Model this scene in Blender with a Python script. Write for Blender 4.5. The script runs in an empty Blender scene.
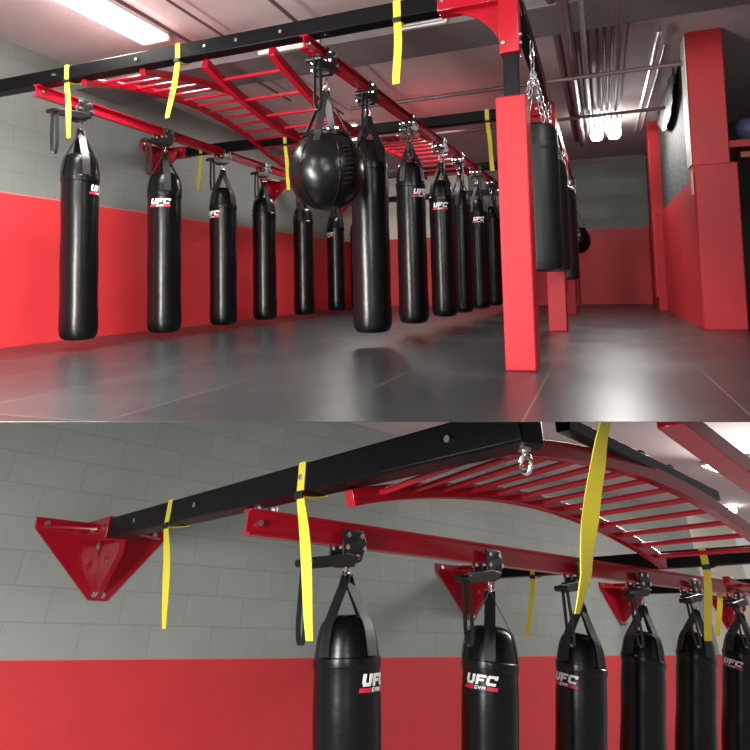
import bpy, bmesh, math, random
from mathutils import Vector, Matrix
random.seed(7)
SC = bpy.context.scene
COL = SC.collection
PI = math.pi

# ------------------------------------------------------------------ camera and the two room frames
F, CX, CY, EYE = 600.0, 375.0, 240.0, 0.6

def ray(u, v):
    return Vector(((u - CX) / F, 1.0, -(v - CY) / F))

def axes(vp_depth, vp_cross):
    y = ray(*vp_depth).normalized()
    x = (-ray(*vp_cross)).normalized()
    a = (y + x).normalized(); b = (y - x).normalized()
    y, x = (a + b) / 2 ** .5, (a - b) / 2 ** .5
    z = x.cross(y)
    return Matrix((x, y, z)).transposed()          # columns = room axes seen from the camera

RA = axes((597, 278), (-1205, 320))                # the hall
RB = axes((1180, 651), (-243, 622))                # the lower bay, pitched towards the hall floor
MA = Matrix.Translation((0, 0, EYE))
MB_ = Matrix.Translation((0, 0, EYE)) @ (RA.transposed() @ RB).to_4x4()

def on_plane(R, px, axis, val):
    d = R.transposed() @ ray(*px)
    return d * (val / d[axis])

def x_at_u(R, u, y, z):
    k = (u - CX) / F
    return -((R[0][1] - k * R[1][1]) * y + (R[0][2] - k * R[1][2]) * z) / (R[0][0] - k * R[1][0])

def PA(px, axis, val): return on_plane(RA, px, axis, val)
def PB(px, axis, val): return on_plane(RB, px, axis, val)

cam_data = bpy.data.cameras.new('camera')
cam = bpy.data.objects.new('camera', cam_data)
COL.objects.link(cam)
RT = RA.transposed()
r_, u_, k_ = RT @ Vector((1, 0, 0)), RT @ Vector((0, 0, 1)), RT @ Vector((0, -1, 0))
m = Matrix((r_, u_, k_)).transposed().to_4x4()
m.translation = (0, 0, EYE)
cam.matrix_world = m
cam_data.sensor_width = 36
cam_data.lens = 36 * F / 750
cam_data.shift_y = -(375 - CY) / 750
cam_data.clip_start = 0.05
SC.camera = cam

# ------------------------------------------------------------------ materials
def new_mat(name):
    mt = bpy.data.materials.new(name); mt.use_nodes = True
    return mt, mt.node_tree.nodes, mt.node_tree.links, mt.node_tree.nodes['Principled BSDF']

def mat(name, col, rough=.5, metal=0., bump=0., bscale=40., var=0., coat=0., spec=.5):
    mt, N, L, p = new_mat(name)
    p.inputs['Base Color'].default_value = (*col, 1)
    p.inputs['Roughness'].default_value = rough
    p.inputs['Metallic'].default_value = metal
    p.inputs['Coat Weight'].default_value = coat
    p.inputs['Specular IOR Level'].default_value = spec
    tc = N.new('ShaderNodeTexCoord')
    if bump or var:
        nz = N.new('ShaderNodeTexNoise'); nz.inputs['Scale'].default_value = bscale; nz.inputs['Detail'].default_value = 4
        L.new(tc.outputs['Object'], nz.inputs['Vector'])
    if bump:
        b = N.new('ShaderNodeBump'); b.inputs['Strength'].default_value = bump; b.inputs['Distance'].default_value = .01
        L.new(nz.outputs['Fac'], b.inputs['Height']); L.new(b.outputs['Normal'], p.inputs['Normal'])
    if var:
        r = N.new('ShaderNodeMapRange'); r.inputs[3].default_value = 1 - var; r.inputs[4].default_value = 1 + var
        mx = N.new('ShaderNodeVectorMath'); mx.operation = 'SCALE'; mx.inputs[0].default_value = col
        L.new(nz.outputs['Fac'], r.inputs[0]); L.new(r.outputs[0], mx.inputs['Scale']); L.new(mx.outputs[0], p.inputs['Base Color'])
    return mt

def emit(name, col, s):
    mt, N, L, p = new_mat(name)
    p.inputs['Base Color'].default_value = (*col, 1)
    p.inputs['Emission Color'].default_value = (*col, 1)
    p.inputs['Emission Strength'].default_value = s
    return mt

RED_PAINT = (.62, .033, .041)
def wall_mat(name, uaxis, zred, bw, bh, grey=(.18, .195, .18), cream_from=None, cream_axis=0, cream_sign=1):
    """painted block wall: grey blocks above, red paint below the height zred"""
    mt, N, L, p = new_mat(name)
    tc = N.new('ShaderNodeTexCoord'); sp = N.new('ShaderNodeSeparateXYZ'); cb = N.new('ShaderNodeCombineXYZ')
    L.new(tc.outputs['Object'], sp.inputs[0])
    L.new(sp.outputs[uaxis], cb.inputs[0])
    sh = N.new('ShaderNodeMath'); sh.operation = 'SUBTRACT'; sh.inputs[1].default_value = zred
    L.new(sp.outputs[2], sh.inputs[0]); L.new(sh.outputs[0], cb.inputs[1])
    br = N.new('ShaderNodeTexBrick')
    br.inputs['Scale'].default_value = 1; br.inputs['Brick Width'].default_value = bw; br.inputs['Row Height'].default_value = bh
    br.inputs['Mortar Size'].default_value = bh * .022; br.inputs['Mortar Smooth'].default_value = .3
    br.inputs['Color1'].default_value = (*grey, 1); br.inputs['Color2'].default_value = (*[g * .93 for g in grey], 1)
    br.inputs['Mortar'].default_value = (*[g * .8 for g in grey], 1)
    L.new(cb.outputs[0], br.inputs['Vector'])
    nz = N.new('ShaderNodeTexNoise'); nz.inputs['Scale'].default_value = 3; nz.inputs['Detail'].default_value = 6
    L.new(tc.outputs['Object'], nz.inputs['Vector'])
    rr = N.new('ShaderNodeMapRange'); rr.inputs[3].default_value = .9; rr.inputs[4].default_value = 1.1
    L.new(nz.outputs['Fac'], rr.inputs[0])
    gsc = N.new('ShaderNodeVectorMath'); gsc.operation = 'SCALE'
    L.new(br.outputs['Color'], gsc.inputs[0]); L.new(rr.outputs[0], gsc.inputs['Scale'])
    top = gsc.outputs[0]
    if cream_from is not None:
        gt = N.new('ShaderNodeMath'); gt.operation = 'GREATER_THAN' if cream_sign > 0 else 'LESS_THAN'; gt.inputs[1].default_value = cream_from
        L.new(sp.outputs[cream_axis], gt.inputs[0])
        mc = N.new('ShaderNodeMix'); mc.data_type = 'RGBA'
        L.new(gt.outputs[0], mc.inputs['Factor']); L.new(top, mc.inputs['A']); mc.inputs['B'].default_value = (.75, .7, .6, 1)
        top = mc.outputs['Result']
    # pale tape line at the paint edge
    ln = N.new('ShaderNodeMath'); ln.operation = 'COMPARE'; ln.inputs[1].default_value = 0.004; ln.inputs[2].default_value = .008
    L.new(sh.outputs[0], ln.inputs[0])
    ml = N.new('ShaderNodeMix'); ml.data_type = 'RGBA'; ml.inputs['B'].default_value = (.62, .2, .18, 1)
    L.new(ln.outputs[0], ml.inputs['Factor']); L.new(top, ml.inputs['A'])
    rsc = N.new('ShaderNodeVectorMath'); rsc.operation = 'SCALE'; rsc.inputs[0].default_value = RED_PAINT
    L.new(rr.outputs[0], rsc.inputs['Scale'])
    lt = N.new('ShaderNodeMath'); lt.operation = 'LESS_THAN'; lt.inputs[1].default_value = 0
    L.new(sh.outputs[0], lt.inputs[0])
    mr = N.new('ShaderNodeMix'); mr.data_type = 'RGBA'
    L.new(lt.outputs[0], mr.inputs['Factor']); L.new(ml.outputs['Result'], mr.inputs['A']); L.new(rsc.outputs[0], mr.inputs['B'])
    L.new(mr.outputs['Result'], p.inputs['Base Color'])
    p.inputs['Roughness'].default_value = .5
    b = N.new('ShaderNodeBump'); b.inputs['Strength'].default_value = .35; b.inputs['Distance'].default_value = .006
    inv = N.new('ShaderNodeMath'); inv.operation = 'SUBTRACT'; inv.inputs[0].default_value = 1
    gz = N.new('ShaderNodeMath'); gz.operation = 'MULTIPLY_ADD'; gz.inputs[1].default_value = -.85; gz.inputs[2].default_value = 1
    L.new(lt.outputs[0], gz.inputs[0])
    gm = N.new('ShaderNodeMath'); gm.operation = 'MULTIPLY'; L.new(br.outputs['Fac'], gm.inputs[0]); L.new(gz.outputs[0], gm.inputs[1])
    L.new(gm.outputs[0], inv.inputs[1]); L.new(inv.outputs[0], b.inputs['Height'])
    n2 = N.new('ShaderNodeTexNoise'); n2.inputs['Scale'].default_value = 60; L.new(tc.outputs['Object'], n2.inputs['Vector'])
    b2 = N.new('ShaderNodeBump'); b2.inputs['Strength'].default_value = .12; b2.inputs['Distance'].default_value = .004
    L.new(n2.outputs['Fac'], b2.inputs['Height']); L.new(b.outputs['Normal'], b2.inputs['Normal'])
    L.new(b2.outputs['Normal'], p.inputs['Normal'])
    return mt

def floor_mat():
    mt, N, L, p = new_mat('rubber_mats')
    tc = N.new('ShaderNodeTexCoord')
    br = N.new('ShaderNodeTexBrick'); br.offset = 0
    br.inputs['Scale'].default_value = 1; br.inputs['Brick Width'].default_value = .91; br.inputs['Row Height'].default_value = 1.65
    br.inputs['Mortar Size'].default_value = .006; br.inputs['Mortar Smooth'].default_value = .2
    br.inputs['Color1'].default_value = (.020, .024, .025, 1); br.inputs['Color2'].default_value = (.014, .018, .019, 1); br.inputs['Mortar'].default_value = (.06, .065, .063, 1)
    mp = N.new('ShaderNodeMapping'); mp.inputs['Location'].default_value = (.34 + 9.1, -3.81 + 16.5, 0)
    L.new(tc.outputs['Object'], mp.inputs['Vector']); L.new(mp.outputs[0], br.inputs['Vector'])
    nz = N.new('ShaderNodeTexNoise'); nz.inputs['Scale'].default_value = 1.4; nz.inputs['Detail'].default_value = 3; nz.inputs['Roughness'].default_value = .5
    L.new(tc.outputs['Object'], nz.inputs['Vector'])
    rr = N.new('ShaderNodeMapRange'); rr.inputs[1].default_value = .25; rr.inputs[2].default_value = .75; rr.inputs[3].default_value = .27; rr.inputs[4].default_value = .36
    L.new(nz.outputs['Fac'], rr.inputs[0]); L.new(rr.outputs[0], p.inputs['Roughness'])
    L.new(br.outputs['Color'], p.inputs['Base Color'])
    # small tread squares pressed into the rubber
    b2 = N.new('ShaderNodeTexBrick'); b2.offset = 0
    b2.inputs['Scale'].default_value = 1; b2.inputs['Brick Width'].default_value = .122; b2.inputs['Row Height'].default_value = .122
    b2.inputs['Mortar Size'].default_value = .004; b2.inputs['Mortar Smooth'].default_value = .6
    L.new(mp.outputs[0], b2.inputs['Vector'])
    bp = N.new('ShaderNodeBump'); bp.inputs['Strength'].default_value = .06; bp.inputs['Distance'].default_value = .004; bp.invert = True
    L.new(b2.outputs['Fac'], bp.inputs['Height'])
    n2 = N.new('ShaderNodeTexNoise'); n2.inputs['Scale'].default_value = 120; n2.inputs['Detail'].default_value = 1; L.new(tc.outputs['Object'], n2.inputs['Vector'])
    bq = N.new('ShaderNodeBump'); bq.inputs['Strength'].default_value = .08; bq.inputs['Distance'].default_value = .002
    L.new(n2.outputs['Fac'], bq.inputs['Height']); L.new(bp.outputs['Normal'], bq.inputs['Normal'])
    L.new(bq.outputs['Normal'], p.inputs['Normal'])
    p.inputs['Specular IOR Level'].default_value = .75
    return mt

def mesh_panel_mat():
    mt, N, L, p = new_mat('speckled_panel')
    tc = N.new('ShaderNodeTexCoord'); v = N.new('ShaderNodeTexVoronoi'); v.inputs['Scale'].default_value = 16
    L.new(tc.outputs['Object'], v.inputs['Vector'])
    cr = N.new('ShaderNodeValToRGB'); cr.color_ramp.elements[0].color = (.065, .08, .078, 1); cr.color_ramp.elements[1].color = (.009, .012, .012, 1)
    cr.color_ramp.elements[0].position = .2; cr.color_ramp.elements[1].position = .7
    L.new(v.outputs['Distance'], cr.inputs[0]); L.new(cr.outputs[0], p.inputs['Base Color']); p.inputs['Roughness'].default_value = .7
    return mt

M = dict(
    leather=mat('black_leather', (.0028, .003, .0033), .27, bump=.12, bscale=22, spec=.28),
    old_leather=mat('worn_black_leather', (.005, .007, .0072), .45, bump=.15, bscale=16, spec=.3),
    webbing=mat('black_webbing', (.012, .013, .014), .42, bump=.2, bscale=150),
    black=mat('black_steel', (.0022, .0022, .003), .38, bump=.03, bscale=30, spec=.13),
    plate=mat('black_plate', (.003, .003, .0035), .4),
    red=mat('red_powder_coat', (.33, .004, .014), .17, bump=.02, bscale=60),
    pad=mat('red_vinyl_pad', (.335, .017, .024), .5, spec=.25, bump=.05, bscale=30, var=.06),
    column=mat('red_painted_column', (.38, .017, .022), .5, spec=.3, bump=.06, bscale=20, var=.05),
    steel=mat('zinc_steel', (.72, .72, .70), .25, metal=1.),
    yellow=mat('yellow_webbing', (.64, .53, .03), .6, bump=.25, bscale=180),
    white=mat('white_print', (.85, .85, .85), .5),
    stripe=mat('red_print', (.62, .015, .045), .5),
    ceiling=mat('painted_ceiling', (.56, .46, .465), .8, bump=.1, bscale=6, var=.08),
    beam=mat('concrete_beam', (.15, .13, .13), .75, bump=.1, bscale=12, var=.1),
    pipe=mat('painted_pipe', (.14, .085, .085), .45),
    bright_pipe=mat('galvanised_pipe', (.55, .54, .52), .35, metal=.8),
    tube=emit('lit_tube', (1, .97, .93), 22),
    housing=mat('white_housing', (.8, .8, .78), .4),
    lens=mat('white_diffuser', (.85, .85, .85), .4),
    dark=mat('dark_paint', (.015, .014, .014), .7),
    shelfred=mat('red_board', (.55, .02, .025), .5),
    wood=mat('tan_board', (.35, .12, .05), .5),
    blue=mat('blue_vinyl', (.08, .10, .2), .45),
    label=mat('brown_tag', (.5, .36, .22), .6),
)

# ------------------------------------------------------------------ mesh building
class MB:
    def __init__(self): self.bm = bmesh.new()
    def box(self, c, s, rot=None):
        mt = Matrix.Translation(Vector(c)) @ (rot.to_4x4() if rot else Matrix()) @ Matrix.Diagonal((*s, 1))
        bmesh.ops.create_cube(self.bm, size=1, matrix=mt); return self
    def beam(self, a, b, w, h, up=(0, 0, 1)):
        return self.sweep([a, b], [(-w / 2, -h / 2), (w / 2, -h / 2), (w / 2, h / 2), (-w / 2, h / 2)], up)
    def sweep(self, pts, prof, up=(0, 0, 1), closed=False):
        pts = [Vector(p) for p in pts]; up = Vector(up); n = len(pts); rings = []
        for i, p in enumerate(pts):
            if closed: t = pts[(i + 1) % n] - pts[i - 1]
            else: t = pts[min(i + 1, n - 1)] - pts[max(i - 1, 0)]
            t.normalize()
            s = t.cross(up)
            if s.length < 1e-4: s = t.cross(Vector((1, .01, 0)))
            s.normalize(); q = s.cross(t)
            rings.append([self.bm.verts.new(p + s * a + q * b) for a, b in prof])
        k = len(prof)
        for i in range(n if closed else n - 1):
            A, B = rings[i], rings[(i + 1) % n]
            for j in range(k): self.bm.faces.new((A[j], A[(j + 1) % k], B[(j + 1) % k], B[j]))
        if not closed:
            self.bm.faces.new(rings[0][::-1]); self.bm.faces.new(rings[-1])
        return self
    def tube(self, pts, r, n=10, closed=False):
        up = (.013, .021, 1.0)
        return self.sweep(pts, [(r * math.cos(2 * PI * i / n), r * math.sin(2 * PI * i / n)) for i in range(n)], up, closed)
    def lathe(self, prof, n=32, at=(0, 0, 0)):
        at = Vector(at); rings = []
        for r, z in prof:
            if r < 1e-5: rings.append([self.bm.verts.new(at + Vector((0, 0, z)))])
            else: rings.append([self.bm.verts.new(at + Vector((r * math.cos(2 * PI * i / n), r * math.sin(2 * PI * i / n), z))) for i in range(n)])
        for A, B in zip(rings, rings[1:]):
            for i in range(n):
                j = (i + 1) % n
                if len(A) == 1: self.bm.faces.new((A[0], B[i], B[j]))
                elif len(B) == 1: self.bm.faces.new((A[i], B[0], A[j]))
                else: self.bm.faces.new((A[i], B[i], B[j], A[j]))
        return self
    def ribbon(self, pts, w, t, side):
        """flat strap along pts; side = direction of its width"""
        pts = [Vector(p) for p in pts]; side = Vector(side).normalized(); rings = []
        n = len(pts)
        for i, p in enumerate(pts):
            tg = (pts[min(i + 1, n - 1)] - pts[max(i - 1, 0)]).normalized()
            s = (side - tg * side.dot(tg)).normalized(); q = s.cross(tg)
            rings.append([self.bm.verts.new(p + s * a + q * b) for a, b in ((-w / 2, -t / 2), (w / 2, -t / 2), (w / 2, t / 2), (-w / 2, t / 2))])
        for A, B in zip(rings, rings[1:]):
            for j in range(4): self.bm.faces.new((A[j], A[(j + 1) % 4], B[(j + 1) % 4], B[j]))
        self.bm.faces.new(rings[0][::-1]); self.bm.faces.new(rings[-1])
        return self
    def prism(self, poly, d):
        """poly: 3-D outline, pushed along the vector d"""
        a = [self.bm.verts.new(Vector(p)) for p in poly]; b = [self.bm.verts.new(Vector(p) + Vector(d)) for p in poly]
        self.bm.faces.new(a[::-1]); self.bm.faces.new(b)
        for i in range(len(a)):
            j = (i + 1) % len(a); self.bm.faces.new((a[i], a[j], b[j], b[i]))
        return self
    def bolt(self, p, axis, r=.012, h=.012):
        p = Vector(p); axis = Vector(axis).normalized()
        return self.tube([p, p + axis * h], r, 8)
    def ring(self, c, ax, R, r, n=18, sy=1.):
        ax = Vector(ax).normalized(); s = ax.cross(Vector((0, 0, 1)))
        if s.length < 1e-3: s = Vector((1, 0, 0))
        s.normalize(); q = s.cross(ax)
        return self.tube([Vector(c) + s * R * math.cos(2 * PI * i / n) + q * R * sy * math.sin(2 * PI * i / n) for i in range(n)], r, 8, True)
    def build(self, name, mt, parent=None, origin=None, bevel=0.):
        if origin is None: origin = Vector(parent['o_']) if parent is not None and 'o_' in parent else Vector((0, 0, 0))
        bm = self.bm
        bmesh.ops.translate(bm, verts=bm.verts[:], vec=-Vector(origin))
        bmesh.ops.recalc_face_normals(bm, faces=bm.faces[:])
        for f in bm.faces: f.smooth = True
        for e in bm.edges:
            if len(e.link_faces) == 2 and e.calc_face_angle(0) > .62: e.smooth = False
        me = bpy.data.meshes.new(name); bm.to_mesh(me); bm.free()
        me.materials.append(mt)
        o = bpy.data.objects.new(name, me); COL.objects.link(o)
        if parent is not None:
            o.parent = parent
            if 'o_' in parent: o['o_'] = parent['o_']
        if bevel:
            b = o.modifiers.new('bevel', 'BEVEL'); b.width = bevel; b.segments = 2; b.limit_method = 'ANGLE'
        return o

def bolts(t, items):
    for p, ax, r, h in items:
        MB().bolt(p, ax, r, h).build('bolt', M['steel'], t)

def thing(name, label, cat, loc, frame, group=None):
    o = bpy.data.objects.new(name, None); COL.objects.link(o)
    o.empty_display_size = .1
    o.matrix_world = frame @ Matrix.Translation(Vector(loc))
    o['label'] = label; o['category'] = cat; o['o_'] = list(loc)
    if group: o['group'] = group
    return o
def solo(o, label, cat, frame, loc=(0, 0, 0), group=None):
    o.matrix_world = frame @ Matrix.Translation(Vector(loc)); o['label'] = label; o['category'] = cat
    if group: o['group'] = group
    return o
def structure(o, frame, label=None):
    o.matrix_world = frame; o['kind'] = 'structure'
    return o
def copy_tree(o, parent=None):
    c = o.copy(); COL.objects.link(c)
    if parent is not None: c.parent = parent
    for ch in list(o.children): copy_tree(ch, c)
    return c
def arc_pts(f, n): return [f(i / n) for i in range(n + 1)]
def quad(name, pts, mt, frame):
    b = MB(); vs = [b.bm.verts.new(Vector(p)) for p in pts]; b.bm.faces.new(vs)
    return structure(b.build(name, mt, origin=(0, 0, 0)), frame)

# ================================================================== THE HALL : shell
WX, FARY, CEIL = -6.05, 14.75, 2.78
ZRED = 1.075
e1 = PA((-40, 421.6), 2, -EYE); e2 = PA((860, 421.6), 2, -EYE)
dirn = (e2 - e1).normalized()
fl_l = e1 + dirn * ((WX - e1.x) / dirn.x); fl_r = e1 + dirn * ((6.0 - e1.x) / dirn.x)
b = MB(); b.prism([fl_l, fl_r, (6.0, FARY + .1, -EYE), (WX, FARY + .1, -EYE)], (0, 0, -.002))
structure(b.build('floor', floor_mat(), origin=(0, 0, 0)), MA)
b = MB(); b.prism([(WX, 1.0, -EYE), (WX, FARY, -EYE), (WX, FARY, CEIL), (WX, 1.0, CEIL)], (-.15, 0, 0))
structure(b.build('wall_left', wall_mat('block_wall', 1, ZRED, .56, .255, cream_from=13.9, cream_axis=1), origin=(0, 0, 0)), MA)
b = MB(); b.prism([(WX, FARY, -EYE), (6.0, FARY, -EYE), (6.0, FARY, CEIL), (WX, FARY, CEIL)], (0, .15, 0))
structure(b.build('wall_back', wall_mat('block_wall_far', 0, ZRED + .04, .56, .255, cream_from=-3.0, cream_axis=0, cream_sign=-1), origin=(0, 0, 0)), MA)
b = MB(); b.prism([(WX, .5, CEIL), (6.0, .5, CEIL), (6.0, FARY, CEIL), (WX, FARY, CEIL)], (0, 0, .15))
structure(b.build('ceiling', M['ceiling'], origin=(0, 0, 0)), MA)
# cross beam under the ceiling
b = MB(); b.box((-.02, 5.95, 2.64), (12.06, .72, .27)); structure(b.build('trim_1', M['beam'], origin=(0, 0, 0), bevel=.01), MA)
# right partition: red paint below, speckled panel above
b = MB(); b.prism([(1.06, 7.95, -EYE), (1.06, FARY, -EYE), (1.06, FARY, 1.14), (1.06, 7.95, 1.14)], (.12, 0, 0))
wr = structure(b.build('wall_right', M['column'], origin=(0, 0, 0)), MA)
b = MB(); b.prism([(1.08, 7.95, 1.14), (1.08, FARY, 1.14), (1.08, FARY, CEIL), (1.08, 7.95, CEIL)], (.08, 0, 0))
b.build('wall_panel', mesh_panel_mat(), wr, origin=(0, 0, 0))
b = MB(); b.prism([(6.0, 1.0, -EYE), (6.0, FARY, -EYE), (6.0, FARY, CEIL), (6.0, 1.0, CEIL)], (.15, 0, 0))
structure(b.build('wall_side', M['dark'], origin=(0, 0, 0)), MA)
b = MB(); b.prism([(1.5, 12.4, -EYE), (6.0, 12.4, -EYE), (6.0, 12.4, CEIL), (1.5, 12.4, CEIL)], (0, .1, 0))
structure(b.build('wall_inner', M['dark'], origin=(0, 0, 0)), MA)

# near column and far pilaster with their pads
c = thing('support_column', 'broad red column with a padded base at the edge of the room', 'column', (1.22, 7.72, -EYE), MA)
b = MB(); b.box((1.215, 7.74, .85 + .25), (.37, .42, CEIL + EYE + .5 - .52)); b.build('column_shaft', M['column'], c, bevel=.01)
b = MB(); b.box((1.25, 7.74, (1.24 - EYE) / 2), (.43, .50, 1.24 + EYE)); b.build('column_pad', M['pad'], c, bevel=.015)
b = MB(); b.box((1.02, 7.70, 2.0), (.012, .30, 1.5)); o = b.build('edge_strip', M['housing'], c, bevel=.003); o['label'] = 'white metal strip'
b = MB(); b.box((1.024, 7.62, 1.05), (.012, .10, .26)); o = b.build('paper_tag', M['label'], c); o['label'] = 'worn brown tag'
c = thing('support_column', 'narrow red pilaster further back beside the speckled panel', 'column', (1.05, 11.8, -EYE), MA)
b = MB(); b.box((1.0, 11.8, 1.2), (.20, .38, CEIL + EYE - .25)); b.build('column_shaft', M['column'], c, bevel=.01)
b = MB(); b.box((1.055, 11.8, (1.15 - EYE) / 2), (.24, .42, 1.15 + EYE)); b.build('column_pad', M['pad'], c, bevel=.012)

# what shows of the dark room behind the near column
t = thing('storage_shelf', 'red shelf in the dark room behind the broad column', 'shelf', (2.4, 9.2, -EYE), MA)
b = MB(); b.box((2.4, 9.2, 1.72), (1.5, .5, .10)); b.build('shelf_board', M['shelfred'], t, bevel=.008)
b = MB(); b.box((2.45, 9.25, 1.58), (1.3, .45, .08)); o = b.build('lower_board', M['wood'], t, bevel=.008); o['label'] = 'tan lower board'
for xx in (1.7, 3.1):
    b = MB(); b.box((xx, 9.25, .47), (.06, .06, 2.14)); b.build('leg', M['dark'], t)
bl = MB(); bl.lathe([(0, -.16), (.09, -.13), (.15, -.05), (.16, .02), (.13, .11), (.06, .155), (0, .165)], 24)
solo(bl.build('medicine_ball', M['blue'], origin=(0, 0, 0)), 'dark blue ball resting on the red shelf', 'ball', MA, (1.93, 9.15, 1.93))

# ------------------------------------------------------------------ ceiling services
def pipe(x0, y0, x1, y1, z, r, mt, label, group='pipes along the ceiling'):
    b = MB(); b.tube([(x0, y0, z), (x1, y1, z)], r, 10)
    mid = Vector(((x0 + x1) / 2, (y0 + y1) / 2, z))
    o = b.build('ceiling_pipe', mt, origin=mid); solo(o, label, 'pipe', MA, mid, group); return o
bun = [(-.32, .045, 0), (-.22, .055, 0), (-.13, .035, 0), (-.06, .03, 1), (.03, .055, 0), (.11, .018, 0), (.15, .018, 0), (.19, .018, 0), (.23, .018, 0), (.30, .025, 0), (.38, .015, 0)]
words = ['first', 'second', 'third', 'fourth', 'fifth', 'sixth', 'seventh', 'eighth', 'ninth', 'tenth', 'eleventh']
for i, (x, r, k) in enumerate(bun):
    pipe(x, 4.2, x + .02, 11.6 + .3 * math.sin(i * 2.1), 2.56 - .04 * (i % 2), r, M['bright_pipe' if k else 'pipe'],
         ('bright galvanised' if k else 'dark') + f' lengthwise ceiling pipe, {words[i]} from the left in the bundle')
for (y, z, w) in ((7.7, 2.47, 'nearest'), (9.65, 2.47, 'middle'), (13.4, 2.45, 'farthest')):
    pipe(-3.2, y, 1.0, y - .03, z, .026, M['pipe'], f'dark pipe running crosswise under the ceiling bundle, {w} of three', 'crosswise pipes')
pipe(.72, 7.0, .72, 11.8, 2.66, .03, M['bright_pipe'], 'pale pipe close to the speckled panel, apart from the bundle')
pipe(.80, 7.3, .80, 11.8, 2.60, .02, M['pipe'], 'thin dark pipe beside the pale pipe near the speckled panel')
pipe(-4.0, 1.8, -4.05, 7.5, 2.64, .018, M['pipe'], 'thin conduit beside the bright tube light at the left')
pipe(-3.62, 1.8, -3.66, 8.5, 2.66, .015, M['pipe'], 'second thin conduit on the ceiling above the first arched ladder')
pipe(-2.7, 4.3, -2.72, 9.5, 2.6, .02, M['pipe'], 'thin conduit on the ceiling above the drooping ladder')
# crumpled plastic sheet hanging over the speckled panel
b = MB(); g_ = []
for i in range(15):
    for j in range(15):
        yy, zz = 8.5 + 2.3 * i / 14, 2.74 - (.62 - .012 * (i - 6) ** 2 * .6) * j / 14
        g_.append(b.bm.verts.new((1.02 - .02 * math.sin(i * 1.9 + j * .8) * math.sin(j * 1.3 + i * .4) - .03 * j / 14, yy, zz)))
for i in range(14):
    for j in range(14): b.bm.faces.new((g_[i * 15 + j], g_[i * 15 + 15 + j], g_[i * 15 + 16 + j], g_[i * 15 + j + 1]))
o = b.build('plastic_sheet', mat('grey_plastic', (.022, .026, .026), .5), origin=(1.0, 9.6, 2.5)); sd = o.modifiers.new('thickness', 'SOLIDIFY'); sd.thickness = .006
solo(o, 'crumpled grey plastic sheet hanging high over the speckled panel', 'sheet', MA, (1.0, 9.6, 2.5))

# tube light at the upper left, lit
t = thing('tube_light', 'long lit fluorescent light on the ceiling above the wall row', 'light', (-4.5, 3.9, 2.75), MA)
b = MB(); b.box((-4.44, 3.9, 2.75), (.38, 2.5, .05)); b.build('housing', M['housing'], t, bevel=.01)
for dx in (-.05, .16):
    b = MB(); b.tube([(-4.5 + dx, 2.7, 2.70), (-4.5 + dx, 5.1, 2.70)], .04, 12); b.build('tube', M['tube'], t)
b = MB(); b.box((-4.44, 5.17, 2.71), (.36, .05, .07)); b.build('end_cap', M['housing'], t, bevel=.01)
# twin lamp far back
t = thing('twin_lamp', 'pair of glaring lamps hanging under the pipes in the aisle', 'light', (.19, 11.0, 2.6), MA)
b = MB(); b.box((.19, 11.0, 2.72), (.52, .2, .05)); b.build('bracket', M['housing'], t, bevel=.01)
for dx in (-.14, .14):
    b = MB(); b.lathe([(0, -.18), (.07, -.17), (.105, -.12), (.11, .11), (.085, .16), (0, .17)], 20, at=(.19 + dx, 11.0, 2.56)); b.build('lamp_bulb', emit('lit_lamp', (1, .98, .94), 26), t)
# ceiling lights half hidden behind the ladders
def troffer(x, y, sx, sy, label):
    t = thing('ceiling_light', label, 'light', (x, y, CEIL - .03), MA)
    b = MB(); b.box((x, y, CEIL - .03), (sx + .08, sy + .08, .05)); b.build('housing', M['housing'], t, bevel=.008)
    b = MB(); b.box((x, y, CEIL - .065), (sx, sy, .02)); b.build('diffuser', M['tube'], t)
troffer(-4.1, 10.0, .5, 1.2, 'lit ceiling light glowing between the ladder rungs behind the ball-shaped bag')

# vent grille on the face of the cross beam
t = thing('vent_grille', 'white slotted air vent beside the yellow strap under the ceiling', 'vent', (-1.45, 5.3, 2.40), MA)
def vent(t, cx, y, z, w, h, n):
    b = MB()
    for s in (-1, 1):
        b.box((cx, y, z + s * h / 2), (w, .03, .02)); b.box((cx + s * w / 2, y, z), (.02, .03, h))
    b.build('frame', M['housing'], t, bevel=.003)
    b = MB()
    for i in range(n): b.box((cx, y + .01, z - h / 2 + h * (i + .5) / n), (w - .02, .02, h / n * .45))
    b.build('slat', M['housing'], t)
vent(t, -1.55, 5.56, 2.60, .52, .17, 7)
t = thing('ceiling_vent', 'pale vent panel on the ceiling behind the first cross bar', 'vent', (-2.8, 5.5, 2.55), MA)
vent(t, -3.02, 5.56, 2.62, .72, .2, 4)
b = MB(); b.box((-3.02, 5.58, 2.62), (.7, .02, .19)); b.build('back_plate', M['housing'], t)

# ================================================================== training rig builders
IB = [(-.035, -.055), (.035, -.055), (.035, -.045), (.006, -.042), (.006, .042), (.035, .045), (.035, .055), (-.035, .055), (-.035, .045), (-.006, .042), (-.006, -.042), (-.035, -.045)]

def cross_bar(frame, label, a, b_, size, group, at=()):
    a, b_ = Vector(a), Vector(b_)
    t = thing('cross_bar', label, 'steel bar', a, frame, group)
    MB().beam(a, b_, size, size).build('square_tube', M['black'], t, bevel=size * .07)
    if at:
        bolts(t, [(a.lerp(b_, f) + Vector((0, -size / 2, 0)), (0, -1, 0), size * .11, size * .1) for f in at])
    return t

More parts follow.
